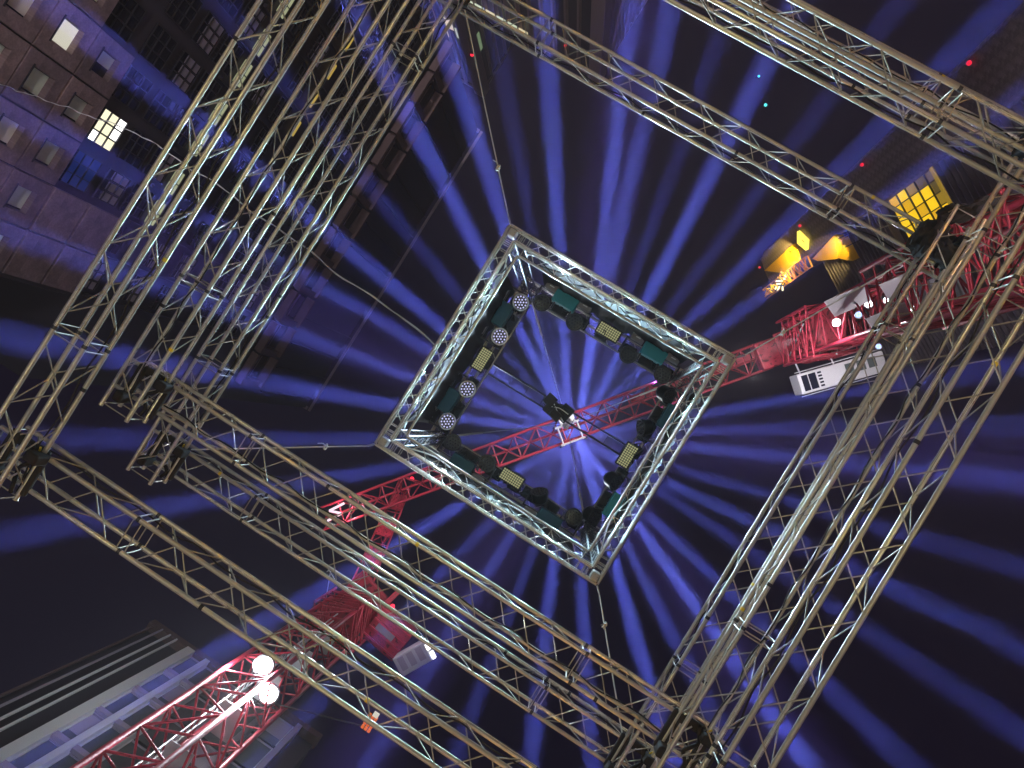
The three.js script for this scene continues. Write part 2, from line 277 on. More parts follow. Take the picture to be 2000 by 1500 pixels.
// the black hoist on two rails across the top of the cage
{
  const t = thing('hoist', 'black hoist on two rails across the middle of the cage', 'hoist', [CX, YU + 0.05, CZ]);
  for (const s of [-0.15, 0.15]) { bar('rail', V(s, 0, -2.2), V(s, 0, 2.2), 0.024, M.darkMetal, t, cyl12); bar('rail', V(s, 0.28, -2.2), V(s, 0.28, 2.2), 0.02, M.alu[0], t, cyl12); }
  for (let i = 0; i < 9; i++) bar('rung', V(-0.15, 0, -2 + i * 0.5), V(0.15, 0, -2 + i * 0.5), 0.008, M.darkMetal, t);
  for (const [x, y, z, w, h, d] of [[-0.05, -0.15, 0.12, 0.42, 0.4, 0.42], [0.12, -0.2, 0.3, 0.3, 0.34, 0.3], [0.02, -0.12, -0.2, 0.46, 0.3, 0.34], [-0.16, -0.25, -0.02, 0.24, 0.3, 0.3]]) { const m = part('motor_case', new RoundedBoxGeometry(w, h, d, 2, 0.03), M.black, t); m.position.set(x, y, z); m.rotation.y = 0.2; }
  for (let i = 0; i < 6; i++) part('cable', tubeGeo([V(-0.2 + i * 0.08, -0.28, -0.3), V(-0.1 + i * 0.05, -0.36, -0.1 + i * 0.03), V(0.1 - i * 0.04, -0.34, 0.2), V(0.2 - i * 0.05, -0.2, 0.42)], 0.014, 18, 5), i % 3 ? M.strap : M.cable, t);
}

// ---------------------------------------------------------------- ropes and slings
const HOOK = V(0.45, EYE + 46, 0.72);
const cornerWord = (sx, sz) => sz > 0 ? (sx > 0 ? 'fin tower and stone tower' : 'lamp crane and stone tower') : (sx > 0 ? 'yellow-lit tower' : 'plain sky');
for (const sx of [-1, 1]) for (const sz of [-1, 1]) {
  const c = V(CX + sx * (HALF + 0.14), YL + W / 2, CZ + sz * (HALF + 0.14));
  const end = V(sx > 0 ? 5.45 : -3.72, EYE + 13.1, sz > 0 ? 5.58 : -3.2);
  const t = thing('guy_rope', `pale guy rope of the cage at the ${cornerWord(sx, sz)} corner`, 'rope', [0, 0, 0], 0, 'guy ropes of the cage');
  const knot = c.clone().lerp(end, 0.26); knot.y -= 0.05;
  part('rope', tubeGeo([c, knot], 0.014, 8, 6), M.rope, t);
  part('rope', tubeGeo([knot, knot.clone().lerp(end, 0.5).add(V(0, -0.06, 0)), end], 0.014, 16, 6), M.rope, t);
  const k = part('knot', new THREE.TorusKnotGeometry(0.04, 0.018, 40, 6, 2, 3), M.rope, t); k.position.copy(knot);
  part('tail', tubeGeo([knot, knot.clone().add(V(0.05, -0.12, 0.04)), knot.clone().add(V(0.02, -0.25, 0.1))], 0.01, 8, 5), M.rope, t);
}
for (const sx of [-1, 1]) for (const sz of [-1, 1]) {
  const a = V(CX + sx * 2.2, YU + 0.1, CZ + sz * 2.2);
  const t = thing('lifting_sling', `steel sling from the ${cornerWord(sx, sz)} corner of the cage to the hook`, 'sling', [0, 0, 0], 0, 'slings of the cage');
  bar('wire', a, HOOK, 0.016, M.cable, t);
  const mid = a.clone().lerp(HOOK, 0.16);
  bar('sleeve', a.clone().lerp(HOOK, 0.012), mid, 0.03, M.rope, t);
  const sh = part('shackle', new THREE.TorusGeometry(0.08, 0.022, 8, 16), M.steel, t); sh.position.copy(a);
}
{
  const t = thing('feed_cable', 'silvery twisted cable sagging from the stone tower to the cage', 'cable');
  const key = [[0, 0.11], [0.058, 0.29], [0.149, 0.48], [0.298, 0.82], [0.497, 1.1], [0.75, 0.55], [1, -0.04]], a = V(0, YL + 0.1, CZ + HALF + 0.06), b = V(0, EYE + 37.5, 35.6), pts = [], pts2 = [];
  for (let i = 0; i <= 60; i++) {
    const f = i / 60, k = Math.max(1, key.findIndex((q) => q[0] >= f)), u = (f - key[k - 1][0]) / (key[k][0] - key[k - 1][0]), p = a.clone().lerp(b, f);
    p.x = key[k - 1][1] + (key[k][1] - key[k - 1][1]) * u + 0.035 * Math.sin(f * 47) + 0.02 * Math.sin(f * 101); pts.push(p); pts2.push(p.clone().add(V(0.022 * Math.sin(f * 300), 0.022 * Math.cos(f * 300), 0)));
  }
  part('strand', tubeGeo(pts, 0.014, 160, 6), M.bright, t); part('strand', tubeGeo(pts2, 0.01, 160, 5), M.cable, t);
}

// ---------------------------------------------------------------- cranes
function lattice(parent, a, b, w, bay, mats, r1 = 0.09, r2 = 0.045, yaw = 0) {      // square lattice between two points
  const d = b.clone().sub(a), len = d.length(), n = Math.max(1, Math.round(len / bay)); d.normalize();
  const ref = Math.abs(d.y) > 0.9 ? V(Math.cos(yaw), 0, Math.sin(yaw)) : UPV, e1 = ref.clone().addScaledVector(d, -ref.dot(d)).normalize(), e2 = d.clone().cross(e1);
  const P = (i, k) => a.clone().addScaledVector(d, i * len / n).addScaledVector(e1, (k === 0 || k === 3 ? -1 : 1) * w / 2).addScaledVector(e2, (k < 2 ? -1 : 1) * w / 2);
  for (let k = 0; k < 4; k++) bar('chord', P(0, k), P(n, k), r1, mats[0], parent, cyl8);
  for (let i = 0; i < n; i++) for (let k = 0; k < 4; k++) {
    const q = (k + 1) % 4;
    bar('brace', i % 2 ? P(i, k) : P(i, q), i % 2 ? P(i + 1, q) : P(i + 1, k), r2, mats[(i + k) % mats.length], parent);
    bar('strut', P(i, k), P(i, q), r2, mats[0], parent);
  }
}
function jibLattice(parent, a, b, w0, w1, hgt, bay, mats, r1 = 0.07, r2 = 0.035) {   // triangular, apex up
  const d = b.clone().sub(a), len = d.length(), n = Math.round(len / bay); d.normalize();
  const side = d.clone().cross(UPV).normalize(), up = side.clone().cross(d).normalize();
  const P = (i, k) => { const f = i / n, w = w0 + (w1 - w0) * f; return a.clone().addScaledVector(d, f * len).addScaledVector(side, k === 2 ? 0 : (k ? 1 : -1) * w / 2).addScaledVector(up, k === 2 ? hgt * (0.55 + 0.45 * (w / w0)) : 0); };
  for (let k = 0; k < 3; k++) bar('chord', P(0, k), P(n, k), r1, mats[0], parent, cyl8);
  for (let i = 0; i < n; i++) {
    bar('strut', P(i, 0), P(i, 1), r2, mats[0], parent);
    bar('brace', P(i, i % 2), P(i + 1, 1 - i % 2), r2, mats[1], parent);
    for (const k of [0, 1]) { bar('brace', P(i, k), P(i + 0.5, 2), r2, mats[1], parent); bar('brace', P(i + 0.5, 2), P(i + 1, k), r2, mats[0], parent); }
  }
}
function beacon(label, pos, mat, r = 0.22) {
  const t = thing('warning_light', label, 'warning light', [pos.x, pos.y, pos.z], 0, 'red warning lights');
  r *= 0.62; const lamp = part('lamp', new THREE.SphereGeometry(r, 12, 8), mat, t); lamp.position.y = r * 0.5;
  const f = part('foot', cyl8, M.darkMetal, t); f.scale.set(r * 0.5, r * 1.0, r * 0.5); f.position.y = r * 1.6;
}
function floodLamp(parent, pos, aim, r, mat) {
  const g = sub('flood_lamp', parent); g.position.copy(pos); g.quaternion.setFromUnitVectors(V(0, 0, 1), aim.clone().sub(pos).normalize());
  const h = part('lamp_housing', new THREE.CylinderGeometry(r * 1.08, r * 0.7, r * 0.8, 20).rotateX(Math.PI / 2), M.darkMetal, g); h.position.z = -r * 0.42;
  const rf = part('reflector', new THREE.TorusGeometry(r * 0.95, r * 0.16, 8, 28), M.silver, g); rf.position.z = 0.02;
  for (let i = 0; i < 4; i++) { const a = i * Math.PI / 2 + 0.4; bar('lamp_guard', V(r * Math.cos(a), r * Math.sin(a), r * 0.3), V(-r * Math.cos(a), -r * Math.sin(a), r * 0.3), r * 0.03, M.darkMetal, g); }
  const l = part('lamp_lens', new THREE.SphereGeometry(r, 20, 8, 0, Math.PI * 2, 0, Math.PI / 2).rotateX(Math.PI / 2).scale(1, 1, 0.25), mat, g);
  return l;
}
const craneA = thing('tower_crane', 'red tower crane with a white cab whose jib spans above the cage', 'crane', [14.6, 0, -10.5]);
const craneB = thing('tower_crane', 'red tower crane with two glaring white lamps on its mast', 'crane', [-20.7, 0, 7.5]);
{ // crane A, positions relative to the mast
  const mast = sub('mast', craneA), JH = EYE + 61, dir = V(-0.785, 0, 0.62).normalize(), sd = V(dir.z, 0, -dir.x);
  lattice(mast, V(0, 0, 0), V(0, EYE + 56, 0), 2.5, 2.5, [M.red, M.redDark], 0.14, 0.06, 0.7);
  const climb = sub('climbing_frame', craneA);
  lattice(climb, V(0, EYE + 27, 0), V(0, EYE + 40, 0), 3.5, 1.7, [M.redDark, M.red], 0.12, 0.055, 0.7);
  const slew = sub('slewing_unit', craneA);
  lattice(slew, V(0, EYE + 50, 0), V(0, EYE + 57, 0), 3.2, 1.5, [M.red, M.redDark], 0.1, 0.045, 0.7);
  for (let i = 0; i < 5; i++) { const p = part('deck_plate', new RoundedBoxGeometry(3.4 - i * 0.25, 0.18, 0.62, 1, 0.03), i % 2 ? M.red : M.redDark, slew); p.position.set(0, EYE + 57.2 + i * 0.08, 0).addScaledVector(dir, -1.4 + i * 0.7); p.rotation.y = Math.atan2(-dir.z, dir.x) + Math.PI / 2; }
  for (const [y, w] of [[51.2, 2.5], [53.4, 2.7], [55.4, 2.9]]) { const p = part('machine_case', new RoundedBoxGeometry(w, 1.1, w * 0.72, 2, 0.1), M.redDark, slew); p.position.set(0.1, EYE + y, 0); p.rotation.y = 0.7 + y * 0.1; }
  for (let i = 0; i < 10; i++) { const a = i * 0.63, r1 = 1.5 + 0.5 * rnd(); bar('hose', V(r1 * Math.cos(a), EYE + 50 + rnd() * 2, r1 * Math.sin(a)), V(1.7 * Math.cos(a + 1), EYE + 56, 1.7 * Math.sin(a + 1)), 0.05, i % 3 ? M.red : M.silver, slew); }
  const neck = part('jib_neck', new RoundedBoxGeometry(3.2, 1.5, 2.2, 2, 0.15), M.red, slew); neck.position.set(0, JH + 0.1, 0).addScaledVector(dir, 0.9); neck.rotation.y = Math.atan2(-dir.z, dir.x);
  const ring = part('slewing_ring', new THREE.TorusGeometry(1.5, 0.22, 10, 32).rotateX(Math.PI / 2), M.redDark, slew); ring.position.y = EYE + 56.6;
  const jib = sub('jib', craneA);
  const root = V(0, JH, 0).addScaledVector(dir, 1.6), tip = V(-31.0, JH, 24.3);
  jibLattice(jib, root, tip, 2.1, 1.75, 1.7, 1.9, [M.red, M.redDark], 0.11, 0.055);
  for (let i = 0; i < 9; i++) { const p = part('walkway_plate', cube, M.redDark, jib); const f = 2.2 + i * 1.25; p.position.copy(V(0, JH + 0.1, 0).addScaledVector(dir, f).addScaledVector(sd, 0.35)); p.scale.set(1.15, 0.05, 0.55); p.rotation.y = Math.atan2(-dir.z, dir.x); }
  const counter = sub('counter_jib', craneA);
  jibLattice(counter, V(0, JH, 0).addScaledVector(dir, -1.6), V(0, JH, 0).addScaledVector(dir, -14), 2.6, 2.6, 1.3, 1.6, [M.redDark, M.red], 0.1, 0.06);
  for (let i = 0; i < 4; i++) { const p = part('ballast_block', new RoundedBoxGeometry(0.8, 2.6, 2.1, 2, 0.06), M.concrete, counter); p.position.set(0, JH - 0.9, 0).addScaledVector(dir, -10.2 - i * 0.95); p.rotation.y = Math.atan2(-dir.z, dir.x); }
  // white boards fixed to the mast below the slewing unit
  for (const [y, a, w] of [[42.5, 0.9, 2.1], [38.5, -0.8, 1.9], [36.2, 0.4, 1.5]]) { const p = part('white_board', new RoundedBoxGeometry(w, 1.5, 0.06, 1, 0.02), M.white, mast); p.position.set(-1.15, EYE + y, 1.0).addScaledVector(sd, a); p.rotation.set(-0.9, 0.75, 0.1); }
  // cab and machinery house
  const cab = sub('cab', craneA), yaw = Math.atan2(4.2, 4.6);
  cab.position.set(-1.2, EYE + 55.3, -2.9); cab.rotation.y = yaw;
  part('cab_body', new RoundedBoxGeometry(6.0, 1.9, 1.45, 2, 0.08), M.white, cab);
  for (const [x, w] of [[-2.55, 0.42], [-2.02, 0.5]]) box('cab_window', [x, -0.96, 0], [w, 0.03, 1.1], M.glassDark, cab);
  for (let i = 0; i < 5; i++) box('vent', [-1.5, -0.96, -0.46 + i * 0.23], [0.26, 0.03, 0.13], M.glassDark, cab);
  for (const x of [0.55, 1.35, 2.1]) { box('cab_window', [x, -0.96, 0.15], [0.55, 0.03, 0.7], M.pane, cab); box('window_frame', [x, -0.972, 0.53], [0.66, 0.03, 0.06], M.white, cab); box('window_frame', [x, -0.972, -0.23], [0.66, 0.03, 0.06], M.white, cab); }
  for (const s of [-1, 1]) bar('rail', V(-3.0, -0.6, s * 0.85), V(3.0, -0.6, s * 0.85), 0.03, M.white, cab);
  for (const x of [-2.4, 0, 2.4]) bar('bracket', V(x, 0.2, 0.7), V(x, 0.6, 1.8), 0.06, M.white, cab);
  // flood lamps on the mast
  for (const [x, y, z, r] of [[-1.0, 45.6, 1.0, 0.24], [-0.3, 44.6, 0.4, 0.2], [-0.6, 43.0, -1.9, 0.15], [-1.9, 42.6, -0.9, 0.15], [0.1, 43.4, 0.5, 0.22], [0.3, 42.0, 0.1, 0.21], [0.2, 41.0, -0.8, 0.23]]) floodLamp(mast, V(x, EYE + y, z), V(-14.6, 0, 10.5), r, r > 0.2 ? G.craneLamp : G.cyanBlue);
  lampLight('point', lin(1, 0.93, 1), 45, V(14.6 - 2.3, EYE + 45.2, -10.5 + 1.6), null);
  lampLight('point', lin(1, 0.93, 1), 30, V(14.6 - 1.6, EYE + 42.6, -10.5 - 2.4), null);
  lampLight('spot', lin(1, 0.92, 0.95), 2200, V(14.6 - 2.6, EYE + 47, -10.5 + 2.2), V(-8, JH + 0.5, 7), 0.42, 0.6, 3);
  lampLight('spot', lin(1, 0.95, 1), 420, V(14.6 - 6.5, EYE + 44.0, -10.5 + 3.6), V(13.4, EYE + 59, -9.6), 0.6, 0.6, 3);
}
const jibDir = V(-0.785, 0, 0.62).normalize();
{ // trolley and hook block under the jib
  const t = thing('crane_trolley', 'pale trolley with a square plate under the red jib', 'trolley', [0.1, EYE + 60.6, 0.35]);
  for (const s of [-0.7, 0.7]) bar('side_beam', V(-1.0, 0, s), V(1.0, 0, s), 0.08, M.white, t, cyl8).parent.rotation.y = Math.atan2(-jibDir.z, jibDir.x);
  for (const x of [-0.8, 0.8]) bar('cross_beam', V(x, 0, -0.8), V(x, 0, 0.8), 0.07, M.white, t, cyl8);
  for (const x of [-1, 1]) for (const z of [-0.8, 0.8]) { const w = part('wheel', new THREE.CylinderGeometry(0.2, 0.2, 0.12, 16).rotateX(Math.PI / 2), M.darkMetal, t); w.position.set(x, 0.2, z); }
  const pl = part('plate', new RoundedBoxGeometry(1.25, 0.12, 1.25, 1, 0.04), M.bright, t); pl.position.set(-0.1, -0.1, -1.35);
  const h = thing('hook_block', 'pale hook block gathering the slings above the cage', 'hook block', [HOOK.x, HOOK.y, HOOK.z]);
  part('hook', new THREE.TorusGeometry(0.28, 0.07, 10, 24, Math.PI * 1.5), M.white, h);
  const cb = part('sheave_case', new RoundedBoxGeometry(0.6, 0.9, 0.4, 2, 0.08), M.white, h); cb.position.y = 0.8;
  for (const x of [-0.2, 0.2]) bar('hoist_wire', V(x, 1.2, 0), V(x * 2, 14.5, -0.4), 0.02, M.cable, h);
}
{ // lit pieces at the jib's tip
  const t = thing('tip_lamp', 'pink-white tube lamp bent like a letter Z at the tip of the red jib', 'lamp', [-15.1, EYE + 61.0, 12.9]);
  const pts = [[-1.0, 0, 0.3], [0.1, 0, -0.35], [-0.25, 0, 0.6], [0.9, 0, -0.1]];
  for (let i = 0; i < 3; i++) bar('lamp_tube', V(...pts[i]), V(...pts[i + 1]), 0.1, G.tipWhite, t);
  lampLight('point', lin(1, 0.7, 0.8), 14, V(-14.6, EYE + 60.2, 12.2), null);
}
beacon('red warning light where the two jibs cross', V(-9.9, EYE + 62.5, 9.4), G.red, 0.3);
{ // crane B
  const mast = sub('mast', craneB);
  lattice(mast, V(0, 0, 0), V(0, EYE + 58, 0), 2.6, 2.6, [M.red, M.redDark], 0.15, 0.06, 0.4);
  // ladder, hoses and platforms inside the mast
  const lad = sub('ladder', mast);
  for (const s of [-0.3, 0.3]) bar('stile', V(s, EYE + 15, 0.5), V(s, EYE + 57, 0.5), 0.05, M.silver, lad);
  for (let i = 0; i < 48; i++) bar('rung', V(-0.3, EYE + 26 + i * 0.6, 0.5), V(0.3, EYE + 26 + i * 0.6, 0.5), 0.03, M.silver, lad);
  for (let i = 0; i < 6; i++) box('landing', [0.2, EYE + 27 + i * 5, -0.4], [1.7, 0.06, 1.2], M.silver, mast);
  const slew = sub('slewing_unit', craneB);
  lattice(slew, V(0, EYE + 55, 0), V(0, EYE + 60, 0), 3.2, 1.25, [M.redDark, M.red], 0.1, 0.05, 0.4);
  const rail = (a, b) => bar('guard_rail', a, b, 0.04, M.silver, slew);
  rail(V(-2.3, EYE + 61, 1.8), V(1.5, EYE + 61, 3.4)); rail(V(-2.3, EYE + 60, 1.8), V(-2.3, EYE + 61, 1.8)); rail(V(1.5, EYE + 60, 3.4), V(1.5, EYE + 61, 3.4)); rail(V(-0.4, EYE + 60, 2.6), V(-0.4, EYE + 61, 2.6));
  const deck = part('deck', new RoundedBoxGeometry(5.2, 0.5, 3.2, 2, 0.1), M.redDark, slew); deck.position.set(0.2, EYE + 60, 0); deck.rotation.y = 0.25;
  for (const z of [-1.5, 1.5]) { const g = part('girder', new RoundedBoxGeometry(6.4, 0.7, 0.4, 2, 0.06), M.red, slew); g.position.set(0.4, EYE + 59.8, z); g.rotation.y = 0.25; }
  const mach = sub('machine_house', slew); mach.position.set(0.5, EYE + 59.5, -3.3); mach.rotation.y = 0.12;
  part('house_body', new RoundedBoxGeometry(2.8, 1.6, 3.2, 2, 0.1), M.redDark, mach);
  for (let i = 0; i < 4; i++) box('floor_rib', [-1.05 + i * 0.7, -0.84, 0], [0.14, 0.12, 3.0], M.red, mach);
  for (let i = 0; i < 3; i++) box('floor_panel', [-0.7 + i * 0.7, -0.81, 0.2], [0.5, 0.05, 1.2 + 0.4 * i], i % 2 ? M.grey : M.redDark, mach);
  const jib = sub('jib', craneB);
  jibLattice(jib, V(0.8, EYE + 61, 0.5), V(9.2, EYE + 69, 3.2), 1.7, 1.2, 1.4, 1.7, [M.red, M.redDark], 0.08, 0.05);
  for (let i = 0; i < 4; i++) { const p = part('walkway_plate', cube, M.red, jib); p.position.set(1.6 + i * 2.0, EYE + 61.7 + i * 1.9, 0.76 + i * 0.65); p.scale.set(1.7, 0.05, 1.3); p.rotation.set(0, -0.31, 0.75); }
  const cab = sub('cab', craneB); cab.position.set(0.6, EYE + 57.6, -6.0); cab.rotation.y = 0.5;
  part('cab_body', new RoundedBoxGeometry(2.6, 1.6, 1.5, 2, 0.08), M.concrete, cab);
  for (let i = 0; i < 3; i++) box('cab_window', [-0.75 + i * 0.75, -0.81, 0.1], [0.5, 0.03, 1.0], M.mauve, cab);
  box('cab_lamp', [1.4, -0.5, 0.25], [0.25, 0.5, 0.45], G.windowHot, cab); box('cab_lamp', [1.45, -0.55, -0.45], [0.2, 0.4, 0.55], G.windowHot, cab);
  for (const [x, y, z] of [[0.55, 40.8, 0.65], [-0.35, 40.4, -0.45]]) {
    const p = V(x + 1.1, EYE + y, z - 0.5);
    floodLamp(mast, p, V(20.7, 3, -7.5), 0.52, G.floodCool);
    bar('lamp_arm', V(x, EYE + y + 0.4, z), p, 0.06, M.darkMetal, mast);
    const wp = V(-20.7 + p.x + 0.8, p.y - 1.0, 7.5 + p.z - 0.3);
    lampLight('spot', lin(0.8, 0.9, 1), 1400, V(wp.x, wp.y - 0.4, wp.z), V(wp.x + 3, 0, wp.z - 1), 0.5, 1, 20);
    lampLight('spot', lin(0.86, 0.95, 1), 420, wp, V(0, 3, 2), 1.2, 0.8, 20);
  }
  lampLight('point', lin(0.9, 0.95, 1), 60, V(-20.7 + 1.2, EYE + 40.0, 7.5 + 1.6), null, 0, 0, 10);
  lampLight('point', lin(1, 0.85, 0.95), 13, V(-20.7 + 2.6, EYE + 55.5, 7.5 - 3.0), null, 0, 0, 10);
}
beacon('red warning light on the slewing deck of the lamp crane', V(-18.4, EYE + 59.2, 5.0), G.red, 0.28);
{
  const t = thing('signal_lamp', 'orange lattice signal lamp with a white foot below the lamp crane cab', 'signal lamp', [-18.6, EYE + 41.2, 1.3]);
  for (let i = 0; i < 4; i++) for (let j = 0; j < 3; j++) { const c = part('lamp_cell', new RoundedBoxGeometry(0.2, 0.12, 0.16, 1, 0.03), G.orange, t); c.position.set(-0.35 + i * 0.24, 0, -0.22 + j * 0.2); }
  box('lamp_foot', [0.55, 0.0, -0.1], [0.25, 0.15, 0.3], G.windowWhite, t); bar('lamp_arm', V(-0.3, 0.08, 0), V(-2.1, 0.4, 4.6), 0.05, M.darkMetal, t);
}

// ---------------------------------------------------------------- the stone tower (facade in the plane z = D)
const D = 36, cw = 0.0885 * D, rh = 0.0965 * D;
{
  const T = thing('office_tower', 'tall stone and dark glass office tower with lit windows and a pale roof edge', 'building', [0, 0, D]);
  const Y = (k) => EYE + k * D, X = (k) => k * D;
  const low = X(-0.293), high = X(0.89), left = X(-0.487), roof = Y(3.15);
  // core volumes behind the facade pieces
  box('wall', [(low + high) / 2, Y(0.74) / 2, 13.3], [high - low, Y(0.74), 26], M.stone[1], T);
  box('wall', [(low + high) / 2, (Y(0.74) + Y(1.48)) / 2, 13.6], [high - low, Y(1.48) - Y(0.74), 26], M.joint, T);
  box('wall', [(left + high) / 2, (Y(1.48) + roof) / 2, 13.6], [high - left, roof - Y(1.48), 26], M.cladding, T);
  const par = sub('parapet', T);
  box('coping', [(left + high) / 2, roof + 0.2, -0.1], [high - left + 0.3, 0.3, 0.36], M.parapet, par);
  box('coping', [high - 0.05, roof + 0.2, 13.6], [0.5, 0.4, 26.6], M.parapet, par);
  box('coping', [left + 0.05, roof + 0.2, 13.6], [0.5, 0.4, 26.6], M.parapet, par);
  // stone panels with an opening, each with its own window
  const shp = new THREE.Shape(); const pw = cw - 0.16, ph = rh - 0.18; shp.moveTo(-pw / 2, -ph / 2); shp.lineTo(pw / 2, -ph / 2); shp.lineTo(pw / 2, ph / 2); shp.lineTo(-pw / 2, ph / 2); shp.closePath();
  const ww = 1.5, wh = 1.75, hole = new THREE.Path(); hole.moveTo(-ww / 2, -wh / 2); hole.lineTo(-ww / 2, wh / 2); hole.lineTo(ww / 2, wh / 2); hole.lineTo(ww / 2, -wh / 2); hole.closePath();
  const blankGeo = new THREE.ExtrudeGeometry(shp, { depth: 0.5, bevelEnabled: true, bevelSize: 0.03, bevelThickness: 0.03, bevelSegments: 1 });
  shp.holes.push(hole);
  const panelGeo = new THREE.ExtrudeGeometry(shp, { depth: 0.5, bevelEnabled: true, bevelSize: 0.03, bevelThickness: 0.03, bevelSegments: 1 });
  const uvfix = (g) => { const p = g.attributes.position, u = g.attributes.uv; for (let i = 0; i < p.count; i++) u.setXY(i, p.getX(i) / 5 + 0.37, p.getY(i) / 5 + 0.11); }; uvfix(panelGeo); uvfix(blankGeo);
  const rows = [0.910, 1.005, 1.1005, 1.197];
  rows.forEach((r, j) => {
    for (let i = 0; i < 8; i++) {
      const c = -0.2355 + i * 0.0885; if (j === 3 && i > 4) continue;
      const p = part('stone_panel', panelGeo, M.stone[Math.floor(rnd() * 3)], T); p.position.set(X(c), Y(r), -0.35);
      const w = sub('window', T); w.position.set(X(c), Y(r), 0.06);
      const q = rnd();
      const shadeH = [0.45, 0.62, 1.0, 0.8][Math.floor(rnd() * 4)] * wh;
      box('pane', [0, 0, 0.04], [ww, wh, 0.03], M.glassDark, w);
      const lit = j === 2 && i === 4, half = j === 3 && i === 4;
      if (lit || (j === 1 && i === 5)) box('lit_blind', [0.0, 0, 0.0], [ww - 0.06, wh - 0.05, 0.03], lit ? G.windowWhite : G.windowHot, w);
      else if (q > 0.1) { const b = box('blind', [half ? 0.3 : 0.08, (wh - shadeH) / 2, 0.0], [half ? ww * 0.5 : ww * 0.9, shadeH, 0.03], M.blind[Math.floor(rnd() * 3)], w); b.position.y = 0; b.scale.y = wh * 0.96; }
      box('sill', [0, -wh / 2 - 0.05, -0.42], [ww + 0.2, 0.08, 0.16], M.frame, w);
      box('frame', [ww / 2 - 0.03, 0, -0.02], [0.06, wh, 0.08], M.frame, w); box('frame', [-ww / 2 + 0.03, 0, -0.02], [0.06, wh, 0.08], M.frame, w);
    }
  });
  // blank stone panels above, towards the open corner
  for (const [c, r] of [[-0.2355, 1.296], [-0.147, 1.296], [-0.2355, 1.395], [-0.147, 1.395]]) { const p = part('stone_panel', blankGeo, M.stone[Math.floor(rnd() * 3)], T); p.position.set(X(c), Y(r), -0.35); }
  // dark mullioned windows of the glass storeys
  const mull = mergeGeometries([...[-0.5, -0.17, 0.17, 0.5].map((x) => new THREE.BoxGeometry(0.07, 2.5, 0.1).translate(x * 2.3, 0, 0)), ...[-0.5, -0.2, 0.14, 0.5].map((y) => new THREE.BoxGeometry(2.36, 0.07, 0.09).translate(0, y * 2.5, 0))]);
  const glassRows = [1.197, 1.305, 1.40, 1.485, 1.655, 1.77, 1.96, 2.06, 2.16];
  for (const r of glassRows) for (let i = 0; i < 13; i++) {
    const c = -0.2355 + i * 0.0885;
    if (r < 1.2 && i < 5) continue; if (r > 1.2 && r < 1.45 && i < 2) continue;
    const w = sub('window', T); w.position.set(X(c), Y(r), 0.3);
    const lit = r === 1.305 && i === 3, blue = r === 1.305 && i === 2;
    box('pane', [0, 0, 0.1], [2.3, 2.5, 0.04], blue ? G.windowBlue : M.glassDark, w);
    part('mullion', mull, M.frame, w);
    if (lit) {
      for (let a = 0; a < 3; a++) for (let b = 0; b < 3; b++) box('lit_pane', [(-0.335 + a * 0.335) * 2.3, [-0.35, -0.03, 0.32][b] * 2.5, 0.06], [0.66, [0.66, 0.76, 0.82][b], 0.03], (a === 0 && b === 0) || (a === 2 && b === 2) || (a === 1 && b === 2) ? G.windowHot : G.windowWarm, w);
    }
    if (!lit && rnd() > 0.72) for (let a = 0; a < 3; a++) box('blind', [(-0.335 + a * 0.335) * 2.3, 0.25, 0.06], [0.6, 1.7, 0.02], M.mauve, w);
    if ((i + Math.round(r * 100)) % 2) for (let a = 0; a < 6; a++) box('grille_bar', [-1.0 + a * 0.4, -1.55, -0.05], [0.05, 0.5, 0.05], M.frame, w);
  }
  const bayLine = sub('bay_line', T);
  for (let i = 0; i < 14; i++) box('pilaster', [X(-0.28 + i * 0.0885), (Y(1.5) + Y(2.28)) / 2, 0.35], [0.24, Y(2.28) - Y(1.5), 0.3], M.cladding, bayLine);
  // lit strip windows
  for (let i = 0; i < 7; i++) {
    const c = -0.062 + i * 0.0885 - (i % 2 ? 0.012 : 0); const w = sub('strip_window', T); w.position.set(X(c), Y(1.558), 0.35);
    for (const y of [-0.45, 0.45]) for (const s of [-1, 1]) box('lit_strip', [s * 0.52, y, 0], [0.92, 0.3, 0.06], G.slit, w);
  }
  for (let i = 0; i < 4; i++) { const w = sub('strip_window', T); w.position.set(X(0.299 + i * 0.0862), Y(1.872), 0.4); box('lit_strip', [0, 0, 0], [1.5, 0.55, 0.06], G.slitYellow, w); }
  for (const c of [0.133, 0.053, -0.05]) { const w = sub('strip_window', T); w.position.set(X(c), Y(1.772), 0.22); for (const s of [-1, 1]) box('lit_strip', [s * 0.62, s * 0.12, 0], [1.1, 0.5, 0.05], G.slitGreen, w); }
  // brown ledges and deep dark openings of the upper storey
  for (let i = 0; i < 11; i++) {
    const c = -0.36 + i * 0.118;
    const l = sub('ledge_bay', T); l.position.set(X(c), Y(2.46), 0);
    box('ledge', [0, 2.6, -0.1], [3.9, 0.45, 1.1], M.brown, l); box('ledge', [0, -2.7, 0.0], [3.9, 0.5, 0.9], M.brown, l);
    box('pier', [-1.75, 0, 0.1], [0.8, 4.8, 0.7], M.brown, l); box('opening', [0.3, -0.1, 0.5], [2.9, 4.5, 0.1], M.glassDark, l);
    bar('rail', V(-1.3, -1.4, -0.2), V(1.9, -1.4, -0.2), 0.06, M.brown, l);
  }
  for (let i = 0; i < 13; i++) box('glass_fin', [X(-0.44 + i * 0.1), (Y(2.62) + roof) / 2, 0.4], [0.12, roof - Y(2.62), 0.35], M.cladding, T);
}

